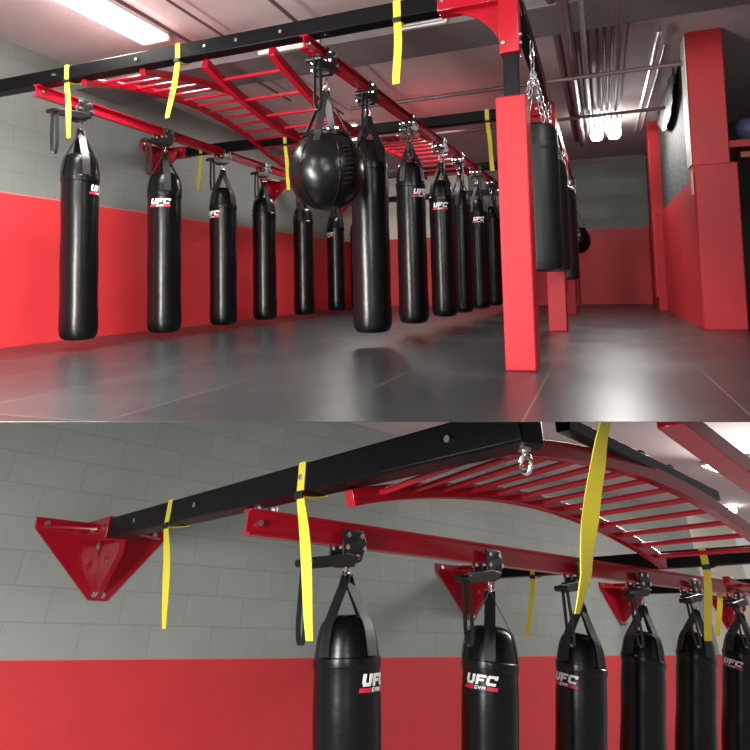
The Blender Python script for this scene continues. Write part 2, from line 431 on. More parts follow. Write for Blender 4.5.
def rail(frame, label, a, b_, s=1., group='bag rails'):
    a = Vector(a)
    t = thing('bag_rail', label, 'rail', a, frame, group)
    MB().sweep([a, b_], [(x * s, z * s) for x, z in IB]).build('i_beam', M['red'], t)
    d = (Vector(b_) - a).normalized()
    bolts(t, [(a + d * k * s + Vector((sx * .02 * s, 0, .055 * s)), (0, 0, 1), .011 * s, .02 * s) for k in (.05, .13) for sx in (-1, 1)])
    bolts(t, [(a + d * .06 * s + Vector((.006 * s, 0, 0)), (1, 0, 0), .014 * s, .02 * s)])
    return t

def ladder(frame, label, xl, xr, prof, n, rail_w, rail_h, rung_r, group, name='monkey_ladder', skip=0, dz=lambda f: 0., r0=0.):
    """prof(f) -> (y, z) along the ladder for f in 0..1"""
    y0, z0 = prof(0)
    t = thing(name, label, 'ladder', ((xl + xr) / 2, y0, z0), frame, group)
    for x in (xl, xr):
        a0 = r0 if x == xr else 0.
        fs = [a0 + (1 - a0) * i / 28 for i in range(29)]
        pts = [(x, prof(f)[0], prof(f)[1] + (dz(f) if x == xr else 0)) for f in fs]
        MB().sweep(pts, [(-rail_w / 2, -rail_h / 2), (rail_w / 2, -rail_h / 2), (rail_w / 2, rail_h / 2), (-rail_w / 2, rail_h / 2)]).build('side_rail', M['red'], t, bevel=.004)
    for i in range(n):
        f = r0 + .02 + (1 - r0 - .02) * (i + (.5 if not r0 else .1) + skip) / (n + skip); y, z = prof(f)
        MB().tube([(xl, y, z), (xr, y, z + dz(f))], rung_r, 10).build('rung', M['red'], t)
    return t

def arch(y0, y1, z0, rise):
    return lambda f: (y0 + (y1 - y0) * f, z0 + rise * (1 - (2 * f - 1) ** 2) if rise else z0)

def wall_bracket(frame, label, xw, y, zt, w, h, bar, skew=0., dy=0.):
    t = thing('wall_bracket', label, 'bracket', (xw, y, zt), frame, 'wall brackets')
    th = .02 * w
    def P(yy, zz, xx=0.): return (xw + .004 + xx, y + yy + skew * zz, zt + zz)
    m_ = MB()                                           # anchor strip along the wall and two wings, leaving holes
    m_.prism([P(-w / 2, 0), P(w / 2, 0), P(w / 2, -.15 * h), P(-w / 2, -.15 * h)], (th, 0, 0))
    m_.prism([P(-w / 2, -.15 * h), P(-.10 * w, -.15 * h), P(-.02 * w, -.42 * h), P(-.02 * w, -h), P(-.07 * w, -h)], (th, 0, 0))
    m_.prism([P(w / 2, -.15 * h), P(.10 * w, -.15 * h), P(.02 * w, -.42 * h), P(.02 * w, -h), P(.07 * w, -h)], (th, 0, 0))
    m_.build('wall_plate', M['red'], t, bevel=.003)
    m_ = MB()                                           # top flange reaching out to the sleeve
    m_.prism([P(-w / 2, -.10 * h), P(-.06 * w, -.10 * h, .30 * w), P(.06 * w, -.10 * h, .30 * w), P(w / 2, -.10 * h)], (0, 0, -th))
    m_.build('top_flange', M['red'], t, bevel=.002)
    m_ = MB(); m_.prism([P(-th, -.1 * h), P(-th, -.22 * h, .42 * w), P(-th, -.42 * h, .40 * w), P(-th, -h)], (0, 2 * th, 0))
    m_.build('gusset', M['red'], t, bevel=.002)
    m_ = MB(); m_.beam((xw + .004, y + dy, zt - .01 - bar * .5), (xw + .46 * w, y + dy, zt - .01 - bar * .5), bar * 1.16, bar * 1.16); m_.build('sleeve', M['red'], t, bevel=.006)
    for s in (-1, 1):
        bolts(t, [(P(s * .42 * w, -.07 * h, th), (1, 0, 0), .014 * w / .7, .02), (P(s * .035 * w, -.93 * h, th), (1, 0, 0), .014 * w / .7, .02)])
    for xx, zz in ((.16, -.5), (.38, -.5)): bolts(t, [((xw + xx * w, y + dy - bar * .58, zt + zz * bar), (0, -1, 0), .016 * w / .7, .02)])
    bolts(t, [(P(-th, -.5 * h, .2 * w), (0, -1, 0), .016 * w / .7, .02)])
    return t

def yellow_strap(frame, label, at, bar, tail, w, group, buckle=True):
    """a strap looped round a bar lying along x at point at (bar centre); tail = end point in the room"""
    at = Vector(at); tail = Vector(tail); h = bar / 2 + .004
    t = thing('yellow_strap', label, 'strap', at, frame, group)
    ring = [at + Vector((0, -h, -h)), at + Vector((0, -h, h)), at + Vector((0, h, h)), at + Vector((0, h, -h)), at + Vector((0, 0, -h - .02)), at + Vector((0, -h, -h - .03))]
    MB().ribbon(ring, w, .005, (1, 0, 0)).build('loop', M['yellow'], t)
    top = at + Vector((0, -h, -h - .015)); pts = []
    for i in range(9):
        f = i / 8; p = top.lerp(tail, f); p.x += .10 * w * math.sin(f * 5); p.y += .08 * w * math.sin(f * 4); pts.append(p)
    m_ = MB(); prev = None
    n = len(pts); rings = []
    for i, p in enumerate(pts):
        tw = .30 * math.sin(i * .45); s = Vector((math.cos(tw), math.sin(tw), 0)); q = Vector((-math.sin(tw), math.cos(tw), 0))
        rings.append([m_.bm.verts.new(p + s * a + q * c_) for a, c_ in ((-w / 2, -.003), (w / 2, -.003), (w / 2, .003), (-w / 2, .003))])
    for A, B in zip(rings, rings[1:]):
        for j in range(4): m_.bm.faces.new((A[j], A[(j + 1) % 4], B[(j + 1) % 4], B[j]))
    m_.bm.faces.new(rings[0][::-1]); m_.bm.faces.new(rings[-1])
    m_.build('tail', M['yellow'], t)
    if buckle:
        MB().box(top + Vector((0, -.012, 0)), (w * 1.15, .02, w * .6)).build('buckle', M['plate'], t, bevel=.003)
    return t

# ---- trolley: origin at the middle of the rail's underside, hook point at z = -.13
def make_trolley():
    t = thing('bag_trolley', 'x', 'trolley', (0, 0, 0), MA, 'trolleys on the bag rails')
    for s in (-1, 1):
        m_ = MB(); y, z = .075, .0
        m_.prism([(s * .045, -y, .075), (s * .045, y - .02, .075), (s * .045, y, .02), (s * .045, y - .03, -.06), (s * .045, -.02, -.085), (s * .045, -y, -.07)], (s * .012, 0, 0))
        m_.build('side_plate', M['plate'], t, bevel=.003)
        bolts(t, [((s * .057, yy, zz), (s, 0, 0), .0125, .012) for yy, zz in ((-.05, .05), (.035, .05), (-.055, -.005), (.055, -.005), (.01, -.045), (-.055, -.055))])
        for yy in (-.045, .04):
            MB().tube([(s * .018, yy, .0), (s * .040, yy, .0)], .026, 14).build('wheel', M['steel'], t)
    MB().box((0, -.02, -.075), (.11, .05, .025)).build('spacer_block', M['plate'], t, bevel=.003)
    m_ = MB(); m_.prism([(.058, .02, -.045), (.058, -.06, -.035), (.058, -.33, -.075), (.058, -.34, -.105), (.058, -.30, -.118), (.058, -.05, -.085)], (.03, 0, 0))
    m_.prism([(-.06, -.03, -.03), (.06, -.03, -.03), (.06, -.11, -.045), (-.06, -.11, -.045)], (0, 0, -.02))
    m_.tube([(.03, -.322, -.094), (.13, -.322, -.094)], .017, 10)
    m_.build('brake_lever', M['plate'], t, bevel=.003)
    pts = []
    for i in range(21):
        a = i / 20 * PI; pts.append((.10 + .028 * math.cos(a) * (.35 + .65 * math.sin(a)), -.322 + .01 * math.cos(a), -.094 - .31 * math.sin(a) ** .55))
    MB().ribbon(pts, .022, .005, (.25, 1, 0)).build('pull_cord', M['webbing'], t)
    return t

# ---- hanging bag: origin at the ring where the four straps meet; radius .185
def logo_parts(t, R, z0, k_=.66):
    """white block letters over a red bar with small letters, wrapped round the bag; faces -y"""
    H = .098; SL = .22
    letters = []
    def rect(x0, x1, y0, y1): letters.append((x0, x1, y0, y1))
    lw = .098; st = .031
    x = 0
    rect(x, x + st, .022, H); rect(x + lw - st, x + lw, .022, H); rect(x + .012, x + lw - .010, 0, .028)                        # U
    x = .112
    rect(x, x + st, 0, H); rect(x + st, x + lw, H - .027, H); rect(x + st, x + lw - .018, .034, .058)                           # F
    x = .218
    rect(x, x + st, .014, H - .014); rect(x + .012, x + lw + .01, H - .027, H); rect(x + .010, x + lw, 0, .027); rect(x + lw - .022, x + lw + .008, H - .04, H - .02)   # C
    W = .326
    small = []
    def g(x0, x1, y0, y1): small.append((x0, x1, y0 - .046, y1 - .046))
    gx = .112; s2 = .008
    g(gx, gx + s2, .004, .03); g(gx, gx + .03, .026, .034); g(gx, gx + .03, 0, .008); g(gx + .022, gx + .03, .004, .018); g(gx + .015, gx + .03, .013, .019)   # G
    gx = .150
    g(gx + .010, gx + .019, 0, .017); g(gx, gx + .009, .016, .034); g(gx + .020, gx + .029, .016, .034); g(gx + .004, gx + .025, .013, .021)                  # Y
    gx = .187
    g(gx, gx + s2, 0, .034); g(gx + .030, gx + .038, 0, .034); g(gx + .006, gx + .016, .016, .034); g(gx + .022, gx + .032, .016, .034); g(gx + .014, gx + .024, .008, .022)   # M
    bars = [(-.015, .100, -.048, -.012), (.238, .345, -.048, -.012)]
    def wrap(rects, rad, name, mt):
        m_ = MB()
        for x0, x1, y0, y1 in rects:
            n = max(2, int((x1 - x0) / .012)); fr = []; bk = []
            for i in range(n + 1):
                for yy in (y0, y1):
                    xx = k_ * (x0 + (x1 - x0) * i / n + SL * yy - W / 2)
                    a = -PI / 2 + xx / R
                    fr.append(m_.bm.verts.new(((rad + .0015) * math.cos(a), (rad + .0015) * math.sin(a), z0 + k_ * yy)))
                    bk.append(m_.bm.verts.new(((rad - .006) * math.cos(a), (rad - .006) * math.sin(a), z0 + k_ * yy)))
            for i in range(n):
                k = 2 * i
                m_.bm.faces.new((fr[k], fr[k + 2], fr[k + 3], fr[k + 1]))
                m_.bm.faces.new((fr[k], bk[k], bk[k + 2], fr[k + 2])); m_.bm.faces.new((fr[k + 1], fr[k + 3], bk[k + 3], bk[k + 1]))
            m_.bm.faces.new((fr[0], fr[1], bk[1], bk[0])); m_.bm.faces.new((fr[-2], bk[-2], bk[-1], fr[-1]))
        return m_.build(name, mt, t, origin=(0, 0, 0))
    lo = wrap(letters + small, R + .002, 'logo', M['white']); lo['label'] = 'white block lettering'
    for bar in bars:
        stp = wrap([bar], R + .0018, 'logo_stripe', M['stripe']); stp['label'] = 'red stripe under the lettering'
        stp.parent = lo
    return lo

def make_bag(length=1.62, logo=True):
    R = .185
    t = thing('punching_bag', 'x', 'punching bag', (0, 0, 0), MA)
    zb = -.50 - length
    prof = [(0, -.243), (.05, -.244), (.10, -.252), (.130, -.268), (.150, -.296), (.165, -.342), (.176, -.40), (.184, -.47)]
    body = MB().lathe(prof + [(.187, -.50), (.1885, -.53), (.187, -.56)] + [(.185 + .003 * math.sin(i * 1.3) + .004 * (i / 11) ** 2, -.58 - (length - .20) * i / 11) for i in range(12)] +
                      [(.187, zb + .085), (.182, zb + .055), (.168, zb + .028), (.14, zb + .010), (.09, zb + .003), (0, zb)], 40)
    body = body.build('bag_body', M['leather'], t)
    MB().lathe([(.1865, -.485), (.1925, -.492), (.1935, -.515), (.1925, -.538), (.1870, -.545)], 40).build('seam_band', M['leather'], body)
    for k in range(4):
        a = PI / 4 + k * PI / 2; d = Vector((math.cos(a), math.sin(a), 0)); s = Vector((-math.sin(a), math.cos(a), 0))
        pts = [d * .006 + Vector((0, 0, .004)), d * .030 + Vector((0, 0, -.06)), d * .088 + Vector((0, 0, -.17)), d * .134 + Vector((0, 0, -.260)), d * .156 + Vector((0, 0, -.292)),
               d * .171 + Vector((0, 0, -.342)), d * .182 + Vector((0, 0, -.40)), d * .191 + Vector((0, 0, -.48))]
        MB().ribbon(pts, .076, .006, s).build('hanging_strap', M['webbing'], t)
    m_ = MB()
    for k in range(4):
        a = PI / 4 + k * PI / 2; d = Vector((math.cos(a), math.sin(a), 0))
        m_.ring(d * .012 + Vector((0, 0, .006)), (-d.y, d.x, .5), .022, .0045, 14)
    m_.build('strap_rings', M['steel'], t)
    MB().ring((0, 0, .055), (.5, 1, 0), .026, .0065, 18, 1.9).build('carabiner', M['steel'], t)
    if logo: logo_parts(t, R, -.640)
    return t

trolley0 = make_trolley(); bag0 = make_bag(); plain0 = make_bag(logo=False)
used = set()
def place(proto, Mx, label, group=None):
    if proto.name in used: c = copy_tree(proto)
    else: c = proto; used.add(proto.name)
    c.matrix_world = Mx; c['label'] = label
    if group: c['group'] = group
    elif 'group' in c: del c['group']
    return c

def set_logo(o, ang):
    for ch in o.children:
        if ch.name.startswith('logo'): ch.rotation_euler = (0, 0, ang)

def hang(R, frame, rail_pt, ring_z, label, group, D=.37, logo=None, lean=False, zs=1., spin=0., tlabel=None, ts=1.):
    """one bag under its trolley; logo = degrees off the line of sight"""
    rp = Vector(rail_pt)
    tr = place(trolley0, frame @ Matrix.Translation(rp) @ Matrix.Diagonal((ts, ts, ts, 1)), tlabel or ('black trolley carrying the ' + label), 'trolleys on the bag rails')
    ring = Vector((rp.x, rp.y, ring_z))
    rot = Matrix()
    if lean:                                   # bag swung a little about its ring
        q = R @ ring; n = Vector((1, -q.x / q.y, 0)).normalized()
        z = R.col[2]; d = (z - n * z.dot(n)).normalized(); dz = R.transposed() @ d
        rot = Vector((0, 0, 1)).rotation_difference(dz).to_matrix().to_4x4()
    s = D / .37
    if lean: spin = math.atan2(-ring.y, -ring.x) + spin
    o = place(bag0 if logo is not None else plain0, frame @ Matrix.Translation(ring) @ rot @ Matrix.Rotation(spin, 4, 'Z') @ Matrix.Diagonal((s, s, s * zs, 1)), label, group)
    if logo is not None:
        az = math.atan2(-ring.y, -ring.x) + PI / 2
        set_logo(o, az + math.radians(logo) - spin)
    return o

# ================================================================== THE HALL : rig
BZ, BS = 2.025, .13                     # cross bar centre height (from the eye), section
BY = [4.19, 7.33, 10.55, 13.75]
XP = -.50                               # post line
names = ['first black cross bar, nearest in the upper hall', 'second black cross bar, behind the first arched ladder', 'third black cross bar of the hall rig', 'fourth black cross bar near the far wall']
for i, y in enumerate(BY):
    cross_bar(MA, names[i], (WX + (.02), y, BZ), (XP - .36, y, BZ), BS, 'cross bars of the hall rig', (.25, .44, .58, .64, .72) if i == 0 else (.3, .6))
for i, y in enumerate(BY[1:]):
    wall_bracket(MA, ['red wall bracket behind the second wall-row bag', 'red wall bracket between the fourth and fifth wall-row bags', 'red wall bracket farthest along the grey wall'][i], WX, y - .22, BZ + BS / 2 + .01, .78, .50, BS, dy=.22)
RZ = 1.90
rail(MA, 'red rail along the grey wall carrying the wall-row bags', (-4.93, 4.10, RZ), (-5.05, 13.9, RZ))
rail(MA, 'red rail carrying the inner row of bags and the ball-shaped bag', (-2.09, 4.10, RZ), (-1.80, 13.9, RZ))

# ladders of the hall
def arch_hall(f): return (4.19 + (7.45 - 4.19) * f, 1.93 + .23 * math.sin(PI * min(1, f * 1.0)) ** .9)
def dip_hall(f): return (4.19 + (7.45 - 4.19) * f, 1.91 - .27 * math.sin(PI * f) ** .9)
ladder(MA, 'arched red ladder nearest the grey wall in the first bay', -4.43, -3.75, arch_hall, 13, .06, .06, .016, 'ladders of the hall rig')
ladder(MA, 'drooping red ladder beside the inner rail in the first bay', -3.08, -2.43, dip_hall, 9, .06, .08, .016, 'ladders of the hall rig')
def flat2(f): return (7.45 + 3.2 * f, 1.92 + .12 * math.sin(PI * f))
ladder(MA, 'red ladder in the second bay beyond the inner bags', -2.95, -2.15, flat2, 11, .06, .07, .016, 'ladders of the hall rig')
ladder(MA, 'red ladder in the second bay beside the wall rail', -4.43, -3.75, lambda f: (7.45 + 3.2 * f, 1.92 - .2 * math.sin(PI * f)), 10, .06, .06, .016, 'ladders of the hall rig')

ordn = ['first', 'second', 'third', 'fourth', 'fifth', 'sixth', 'seventh', 'eighth', 'ninth']
def rail_x(r, y):
    a, b_ = ((-4.93, 4.10), (-5.05, 13.9)) if r == 1 else ((-2.09, 4.10), (-1.80, 13.9))
    return a[0] + (b_[0] - a[0]) * (y - a[1]) / (b_[1] - a[1])
def at_u(r, u, v=200):
    x = -4.95 if r == 1 else -2.0
    for _ in range(6):
        y = PA((u, v), 0, x).y; x = rail_x(r, y)
    return Vector((x, y, RZ - .055))
g1 = 'bags of the wall row in the hall'
row1 = [(80, .352, 1.64, 66, None), (164.5, .39, 1.665, -16, None), (223, .37, 1.65, -52, None), (264, .365, 1.65, None, None), (303, .365, 1.64, None, None), (335, .355, 1.63, -52, None), (357, .34, 1.62, None, None)]
for i, (u, D, rz, lg, _) in enumerate(row1):
    what = {0: 'long black punching bag nearest the grey wall, first of its row', 1: 'black bag with white lettering facing out, second in the wall row', 2: 'black bag with lettering at its left edge, third in the wall row'}.get(i, f'black punching bag hanging {ordn[i]} in the row along the red wall')
    p = at_u(1, u)
    hang(RA, MA, p, rz, what, g1, D, lg, zs=(rz + (.50 if i == 0 else .535)) / 2.12 / (D / .37), spin=[.35, .1, .6, .2, .9, .3, .5][i], ts=1.35, tlabel=f'black trolley carrying the {ordn[i]} bag of the wall row')
g2 = 'bags of the inner row in the hall'
row2 = [(370, .36, 1.62, None), (411, .335, 1.63, 42), (441.5, .335, 1.62, -8), (460, .30, 1.62, None), (477, .31, 1.64, 5), (491, .30, 1.64, None), (501, .30, 1.64, None), (509, .30, 1.64, None)]
for i, (u, D, rz, lg) in enumerate(row2):
    p = at_u(2, u)
    what = {0: 'big black bag right beside the ball-shaped bag', 1: 'black inner-row bag with lettering at its right edge', 2: 'black inner-row bag with white lettering in the middle', 4: 'slim inner-row bag with lettering, fifth behind the ball-shaped bag'}.get(i, f'plain black bag hanging {ordn[i]} in the inner row')
    hang(RA, MA, p, rz, what, g2, D, lg, zs=(rz + .47) / 2.12 / (D / .37), spin=[.2, .5, .1, .7, .3, .2, .4, .1][i], ts=1.3, tlabel=f'black trolley carrying the {ordn[i]} cylindrical bag of the inner row')

# ball-shaped bag
def ball_bag(frame, ring, R, label, sx=1., chain=False):
    ring = Vector(ring); c = ring + Vector((0, 0, -.40 - R * .85))
    t = thing('ball_bag', label, 'punching bag', ring, frame, 'ball-shaped bags')
    prof = [(0, R * 1.02), (R * .45, R * 1.0), (R * .60, R * .95), (R * .62, R * .86), (R * .70, R * .76)] + [(R * math.cos(a), R * math.sin(a)) for a in [.62 - k * (.62 + 1.45) / 12 for k in range(13)]] + [(0, -R)]
    prof = [(r, z - (0.03 * R if z < 0 else 0)) for r, z in prof]
    body = MB().lathe(prof, 40, at=c).build('bag_body', M['leather'], t)
    for k in range(6):
        a = k * PI / 3 + .25
        pts = [c + Vector((math.cos(a) * R * 1.003 * math.cos(q), math.sin(a) * R * 1.003 * math.cos(q), R * 1.003 * math.sin(q) - (.03 * R if q < 0 else 0))) for q in [.6 - j * .17 for j in range(12)]]
        MB().tube(pts, .006, 6).build('panel_seam', M['leather'], body)
    a = -.55
    m_ = MB()
    for k in range(9):
        q = .5 - k * .12
        s = Vector((-math.sin(a), math.cos(a), 0)); o_ = c + Vector((math.cos(a) * R * math.cos(q), math.sin(a) * R * math.cos(q), R * math.sin(q)))
        nrm = (o_ - c).normalized()
        m_.tube([o_ - s * .035 + nrm * .002, o_ + nrm * .007 + Vector((0, 0, .006)), o_ + s * .035 + nrm * .002 + Vector((0, 0, .012))], .006, 6)
    m_.build('lacing', M['webbing'], body)
    MB().lathe([(R * .60, R * .84), (R * .65, R * .86), (R * .655, R * .93), (R * .61, R * .975)], 40, at=c).build('collar', M['leather'], body)
    for k in range(4):
        a = k * PI / 2 + .1; d = Vector((math.cos(a), math.sin(a), 0)); s = Vector((-math.sin(a), math.cos(a), 0))
        pts = [ring + d * .008 + Vector((0, 0, .004)), ring + d * R * .3 + Vector((0, 0, -.17)), ring + d * R * .6 + Vector((0, 0, -.365)), c + d * R * .645 + Vector((0, 0, R * .96)), c + d * R * .665 + Vector((0, 0, R * .84)), c + d * R * .78 + Vector((0, 0, R * .66))]
        MB().ribbon(pts, .06, .006, s).build('hanging_strap', M['webbing'], t)
    MB().ring(ring + Vector((0, 0, .02)), (0, 1, 0), .03, .006).build('strap_ring', M['steel'], t)
    MB().ring(ring + Vector((0, 0, .075)), (.6, 1, 0), .026, .0065, 18, 1.7).build('carabiner', M['steel'], t)
    return t
p = at_u(2, 327.5)
place(trolley0, MA @ Matrix.Translation(p) @ Matrix.Diagonal((1.3, 1.3, 1.3, 1)), 'black trolley carrying the ball-shaped bag', 'trolleys on the bag rails')
ball_bag(MA, (p.x, p.y, 1.60), .315, 'big round black bag hanging from the inner rail in front')

# yellow straps in the hall
def strapA(u, v, ub, vb, bar_i, label, w=.05):
    at = Vector((x_at_u(RA, u, BY[bar_i] - BS / 2, BZ), BY[bar_i], BZ))
    yellow_strap(MA, label, at, BS, PA((ub, vb), 1, BY[bar_i] - .09), w, 'yellow straps on the hall rig')
strapA(67, 76, 69.5, 138, 0, 'yellow strap above the nearest wall-row bag')
strapA(178, 55, 168, 118, 0, 'slanting yellow strap across the arched ladder')
strapA(397, 12, 397, 84, 0, 'yellow strap hanging beside the red corner post', .058)
strapA(201, 163, 198, 190, 1, 'short yellow strap between the second and third wall-row bags')
strapA(285, 155, 289, 190, 1, 'yellow strap on the second bar, left of the ball-shaped bag')
strapA(487, 128, 493, 171, 1, 'yellow strap on the second bar, left of the nearest post')

# posts of the hall rig
def post(i, y, label, zpad=1.25, pad_w=.205):
    x = XP - .03 + [.012, .045, .03, 0][i]
    t = thing('rig_post', label, 'post', (x, y, -EYE), MA, 'posts of the hall rig')
    MB().box((x, y, (zpad - EYE) / 2), (pad_w, .25, zpad + EYE)).build('post_pad', M['pad'], t, bevel=.012)
    MB().box((x, y, .75), (.10, .10, 2.6)).build('post_tube', M['black'], t, bevel=.006)
    MB().box((x, y, 1.83), (.135, .14, .52)).build('post_sleeve', M['red'], t, bevel=.006)
    # arm towards the wall with curved gusset
    m_ = MB(); m_.beam((x - .06, y, BZ), (x - .50, y, BZ), .15, .15); m_.build('sleeve_arm', M['red'], t, bevel=.006)
    poly = [(x - .06, y - .008, 1.96), (x - .46, y - .008, 1.955)]
    for k in range(1, 9):
        a = k / 9 * PI / 2
        poly.append((x - .46 + .40 * math.sin(a), y - .008, 1.955 - .36 * (1 - math.cos(a)) ** .9))
    poly.append((x - .06, y - .008, 1.585))
    MB().prism(poly, (0, .016, 0)).build('gusset', M['red'], t)
    # arm along the side beam
    m_ = MB(); m_.beam((XP - .03, y, BZ + .03), (XP - .03, y + .32, BZ + .03), .14, .14)
    m_.prism([(x - .008, y + .06, 1.96), (x - .008, y + .40, 1.96), (x - .008, y + .2, 1.80), (x - .008, y + .06, 1.56)], (.016, 0, 0))
    m_.build('side_arm', M['red'], t, bevel=.004)
    bolts(t, [((x + dx, y - .075, BZ), (0, -1, 0), .016, .016) for dx in (-.46, -.14)])
    bolts(t, [((x + .068, y - .03, z), (1, 0, 0), .013, .016) for z in (1.64, 1.70, 1.98)])
    bolts(t, [((x - .04, y - .07, 1.64), (0, -1, 0), .012, .014)])
    return t
post(0, BY[0], 'tall red padded post in front, at the end of the first cross bar')
post(1, BY[1], 'second red padded post, behind the first chained bag')
post(2, BY[2], 'third red padded post along the aisle')
post(3, BY[3], 'fourth red padded post, deepest along the aisle')

# side beam with its chained bags
t = thing('side_beam', 'long black beam over the chained bags by the aisle', 'steel bar', (XP, BY[0], 2.06), MA)
MB().beam((XP, BY[0] + .05, 2.05), (XP, BY[3], 2.05), .10, .11).build('square_tube', M['black'], t, bevel=.006)
MB().beam((XP + .054, BY[0] + .3, 2.09), (XP + .054, BY[3], 2.09), .008, .02).build('edge_trim', M['steel'], t)
def chain(m_, a, b_, L=.085):
    a, b_ = Vector(a), Vector(b_); n = max(2, int((b_ - a).length / (L * .78))); d = (b_ - a).normalized()
    s = d.orthogonal().normalized(); q = d.cross(s)
    for i in range(n):
        c_ = a.lerp(b_, (i + .5) / n); w = s if i % 2 else q
        pts = [c_ + d * (L / 2) * math.cos(k * PI / 6) + w * .02 * math.sin(k * PI / 6) for k in range(12)]
        m_.tube(pts, .006, 6, True)
def chained_bag(y, D, ztop, zbot, label, lg=None, link=.0, x=XP + .05, group='chained bags along the aisle'):
    t = thing('heavy_bag', label, 'punching bag', (x, y, ztop), MA, group)
    R = D / 2; h = ztop - zbot
    body = MB().lathe([(0, ztop), (R * .72, ztop - .004), (R * .90, ztop - .03), (R * .985, ztop - .09), (R, ztop - .18), (R * 1.004, ztop - .19)] +
                      [(R * (1 + .012 * math.sin(k)), ztop - .2 - (h - .3) * k / 8) for k in range(9)] + [(R * .99, zbot + .06), (R * .93, zbot + .02), (R * .7, zbot + .002), (0, zbot)], 36, at=(x, y, 0)).build('bag_body', M['old_leather'], t)
    MB().lathe([(R * 1.0, ztop - .17), (R * 1.02, ztop - .185), (R * 1.02, ztop - .21), (R, ztop - .225)], 36, at=(x, y, 0)).build('seam_band', M['old_leather'], body)
    m_ = MB(); top = Vector((x, y, max(ztop + .30, 1.74)))
    for k in range(4):
        a = k * PI / 2 + .6; chain(m_, top, (x + R * .8 * math.cos(a), y + R * .8 * math.sin(a), ztop - .01))
    chain(m_, (x, y, 1.99), top, .10)
    m_.build('chain', M['steel'], t)
    if lg is not None:
        lo = logo_parts(t, R, -.35); az = math.atan2(-y, -x) + PI / 2
        lo.location = (0, 0, 0); lo.rotation_euler = (0, 0, az + math.radians(lg))
        for o in [lo] + list(lo.children): pass
    return t
chained_bag(5.05, .35, 1.27, .06, 'worn grey-black bag on chains right behind the front post')
chained_bag(6.9, .31, 1.32, .08, 'second chained bag, its white lettering peeking past the first', lg=-18)
chained_bag(9.6, .31, 1.40, -.02, 'third chained bag, hanging low along the aisle')
ball_bag(MA, (-.40, 12.5, 1.36), .25, 'small round black bag at the far end of the chained row')
m_ = MB(); chain(m_, (-.40, 12.5, 1.99), (-.40, 12.5, 1.47), .07)
o = m_.build('hanging_chain', M['steel'], origin=(-.40, 12.5, 1.7)); solo(o, 'steel chain from the side beam to the small round bag', 'chain', MA, (-.40, 12.5, 1.7))

# ================================================================== THE LOWER BAY
S = 1.3
WB, B1, ZT, ZRB, X1 = -6.2327 * S, 2.088 * S, .798 * S, -.2216 * S, -3.523 * S
BB = .155 * S                                   # cross bar section
def pb(u, v, ax, val): return PB((u, v), ax, val)
BZB = ZT - BB / 2
# wall, ceiling
CZ = pb(345, 421, 0, WB).z
far = 17.0 * S
top_l = pb(-60, 404, 0, WB); bot_l = pb(-60, 800, 0, WB)
b = MB(); b.prism([bot_l, top_l, pb(322, 404, 0, WB) if False else Vector((WB, pb(345, 421, 0, WB).y, CZ)), Vector((WB, far, CZ)), Vector((WB, far, -2.2 * S)), Vector((WB, bot_l.y, -2.2 * S))], (-.15, 0, 0))
structure(b.build('wall_lower', wall_mat('block_wall_bay', 1, ZRB, .62 * S, .2555 * S, grey=(.31, .335, .31), cream_from=pb(714, 630, 0, WB).y, cream_axis=1), origin=(0, 0, 0)), MB_)
pts = [Vector((WB, pb(345, 421, 0, WB).y, CZ)), pb(760, 407, 2, CZ), pb(1000, 470, 2, CZ), Vector((pb(1000, 560, 2, CZ).x, far, CZ)), Vector((WB, far, CZ))]
b = MB(); b.prism(pts, (0, 0, .1)); structure(b.build('ceiling_lower', M['ceiling'], origin=(0, 0, 0)), MB_)

# cross bars and brackets
endx = pb(529, 404, 1, B1).x
B2 = 7.15 * S
BAR3 = 11.1 * S
cross_bar(MB_, 'black cross bar running up from the left wall bracket, lower view', (WB + .05, B1, BZB), (endx, B1, BZB), BB, 'cross bars of the lower bay', (.22, .43, .69, .92))
x2e = pb(775, 545, 1, B2).x
cross_bar(MB_, 'black cross bar behind the arched ladder, lower view', (WB + .05, B2, BZB), (x2e, B2, BZB), BB, 'cross bars of the lower bay', (.5,))
cross_bar(MB_, 'black cross bar deepest in the lower view', (WB + .05, BAR3, BZB), (pb(775, 580, 1, BAR3).x, BAR3, BZB), BB, 'cross bars of the lower bay')
wall_bracket(MB_, 'large red wall bracket at the left end, lower view', WB, B1 + .07, ZT + .01, 1.17 * S, .60 * S, BB, skew=-.17, dy=-.07)
wall_bracket(MB_, 'red wall bracket behind the first and second bags, lower view', WB, B2, ZT + .01, 1.15 * S, .62 * S, BB, skew=-.1)
wall_bracket(MB_, 'red wall bracket left of the fourth bag, lower view', WB, BAR3, ZT + .01, 1.1 * S, .60 * S, BB)
wall_bracket(MB_, 'red wall bracket far right by the pale wall, lower view', WB, 15.3 * S, ZT + .01, 1.1 * S, .60 * S, BB)

# bag rail
zr = pb(300, 530, 0, X1).z
rs = 1.75
ry0 = pb(247, 520, 0, X1).y
RZB = ZT - BB - .055 * rs - .01
rail(MB_, 'red rail with bags, starting under the black bar, lower view', (X1, ry0, RZB), (X1, 17 * S, RZB), rs, 'rails of the lower bay')

# arched ladder
XL, XR = -2.606 * S, -1.745 * S
def arch_low(f): return ((2.12 + (5.45 - 2.12) * f) * S, (.59 - .06 * f + .225 * math.sin(PI * f) ** .85) * S)
ladder(MB_, 'arched red ladder with shiny rungs, lower view', XL, XR, arch_low, 13, .085, .11, .022, 'ladders of the lower bay', dz=lambda f: .10 * S * (1 - f) ** 1.3)
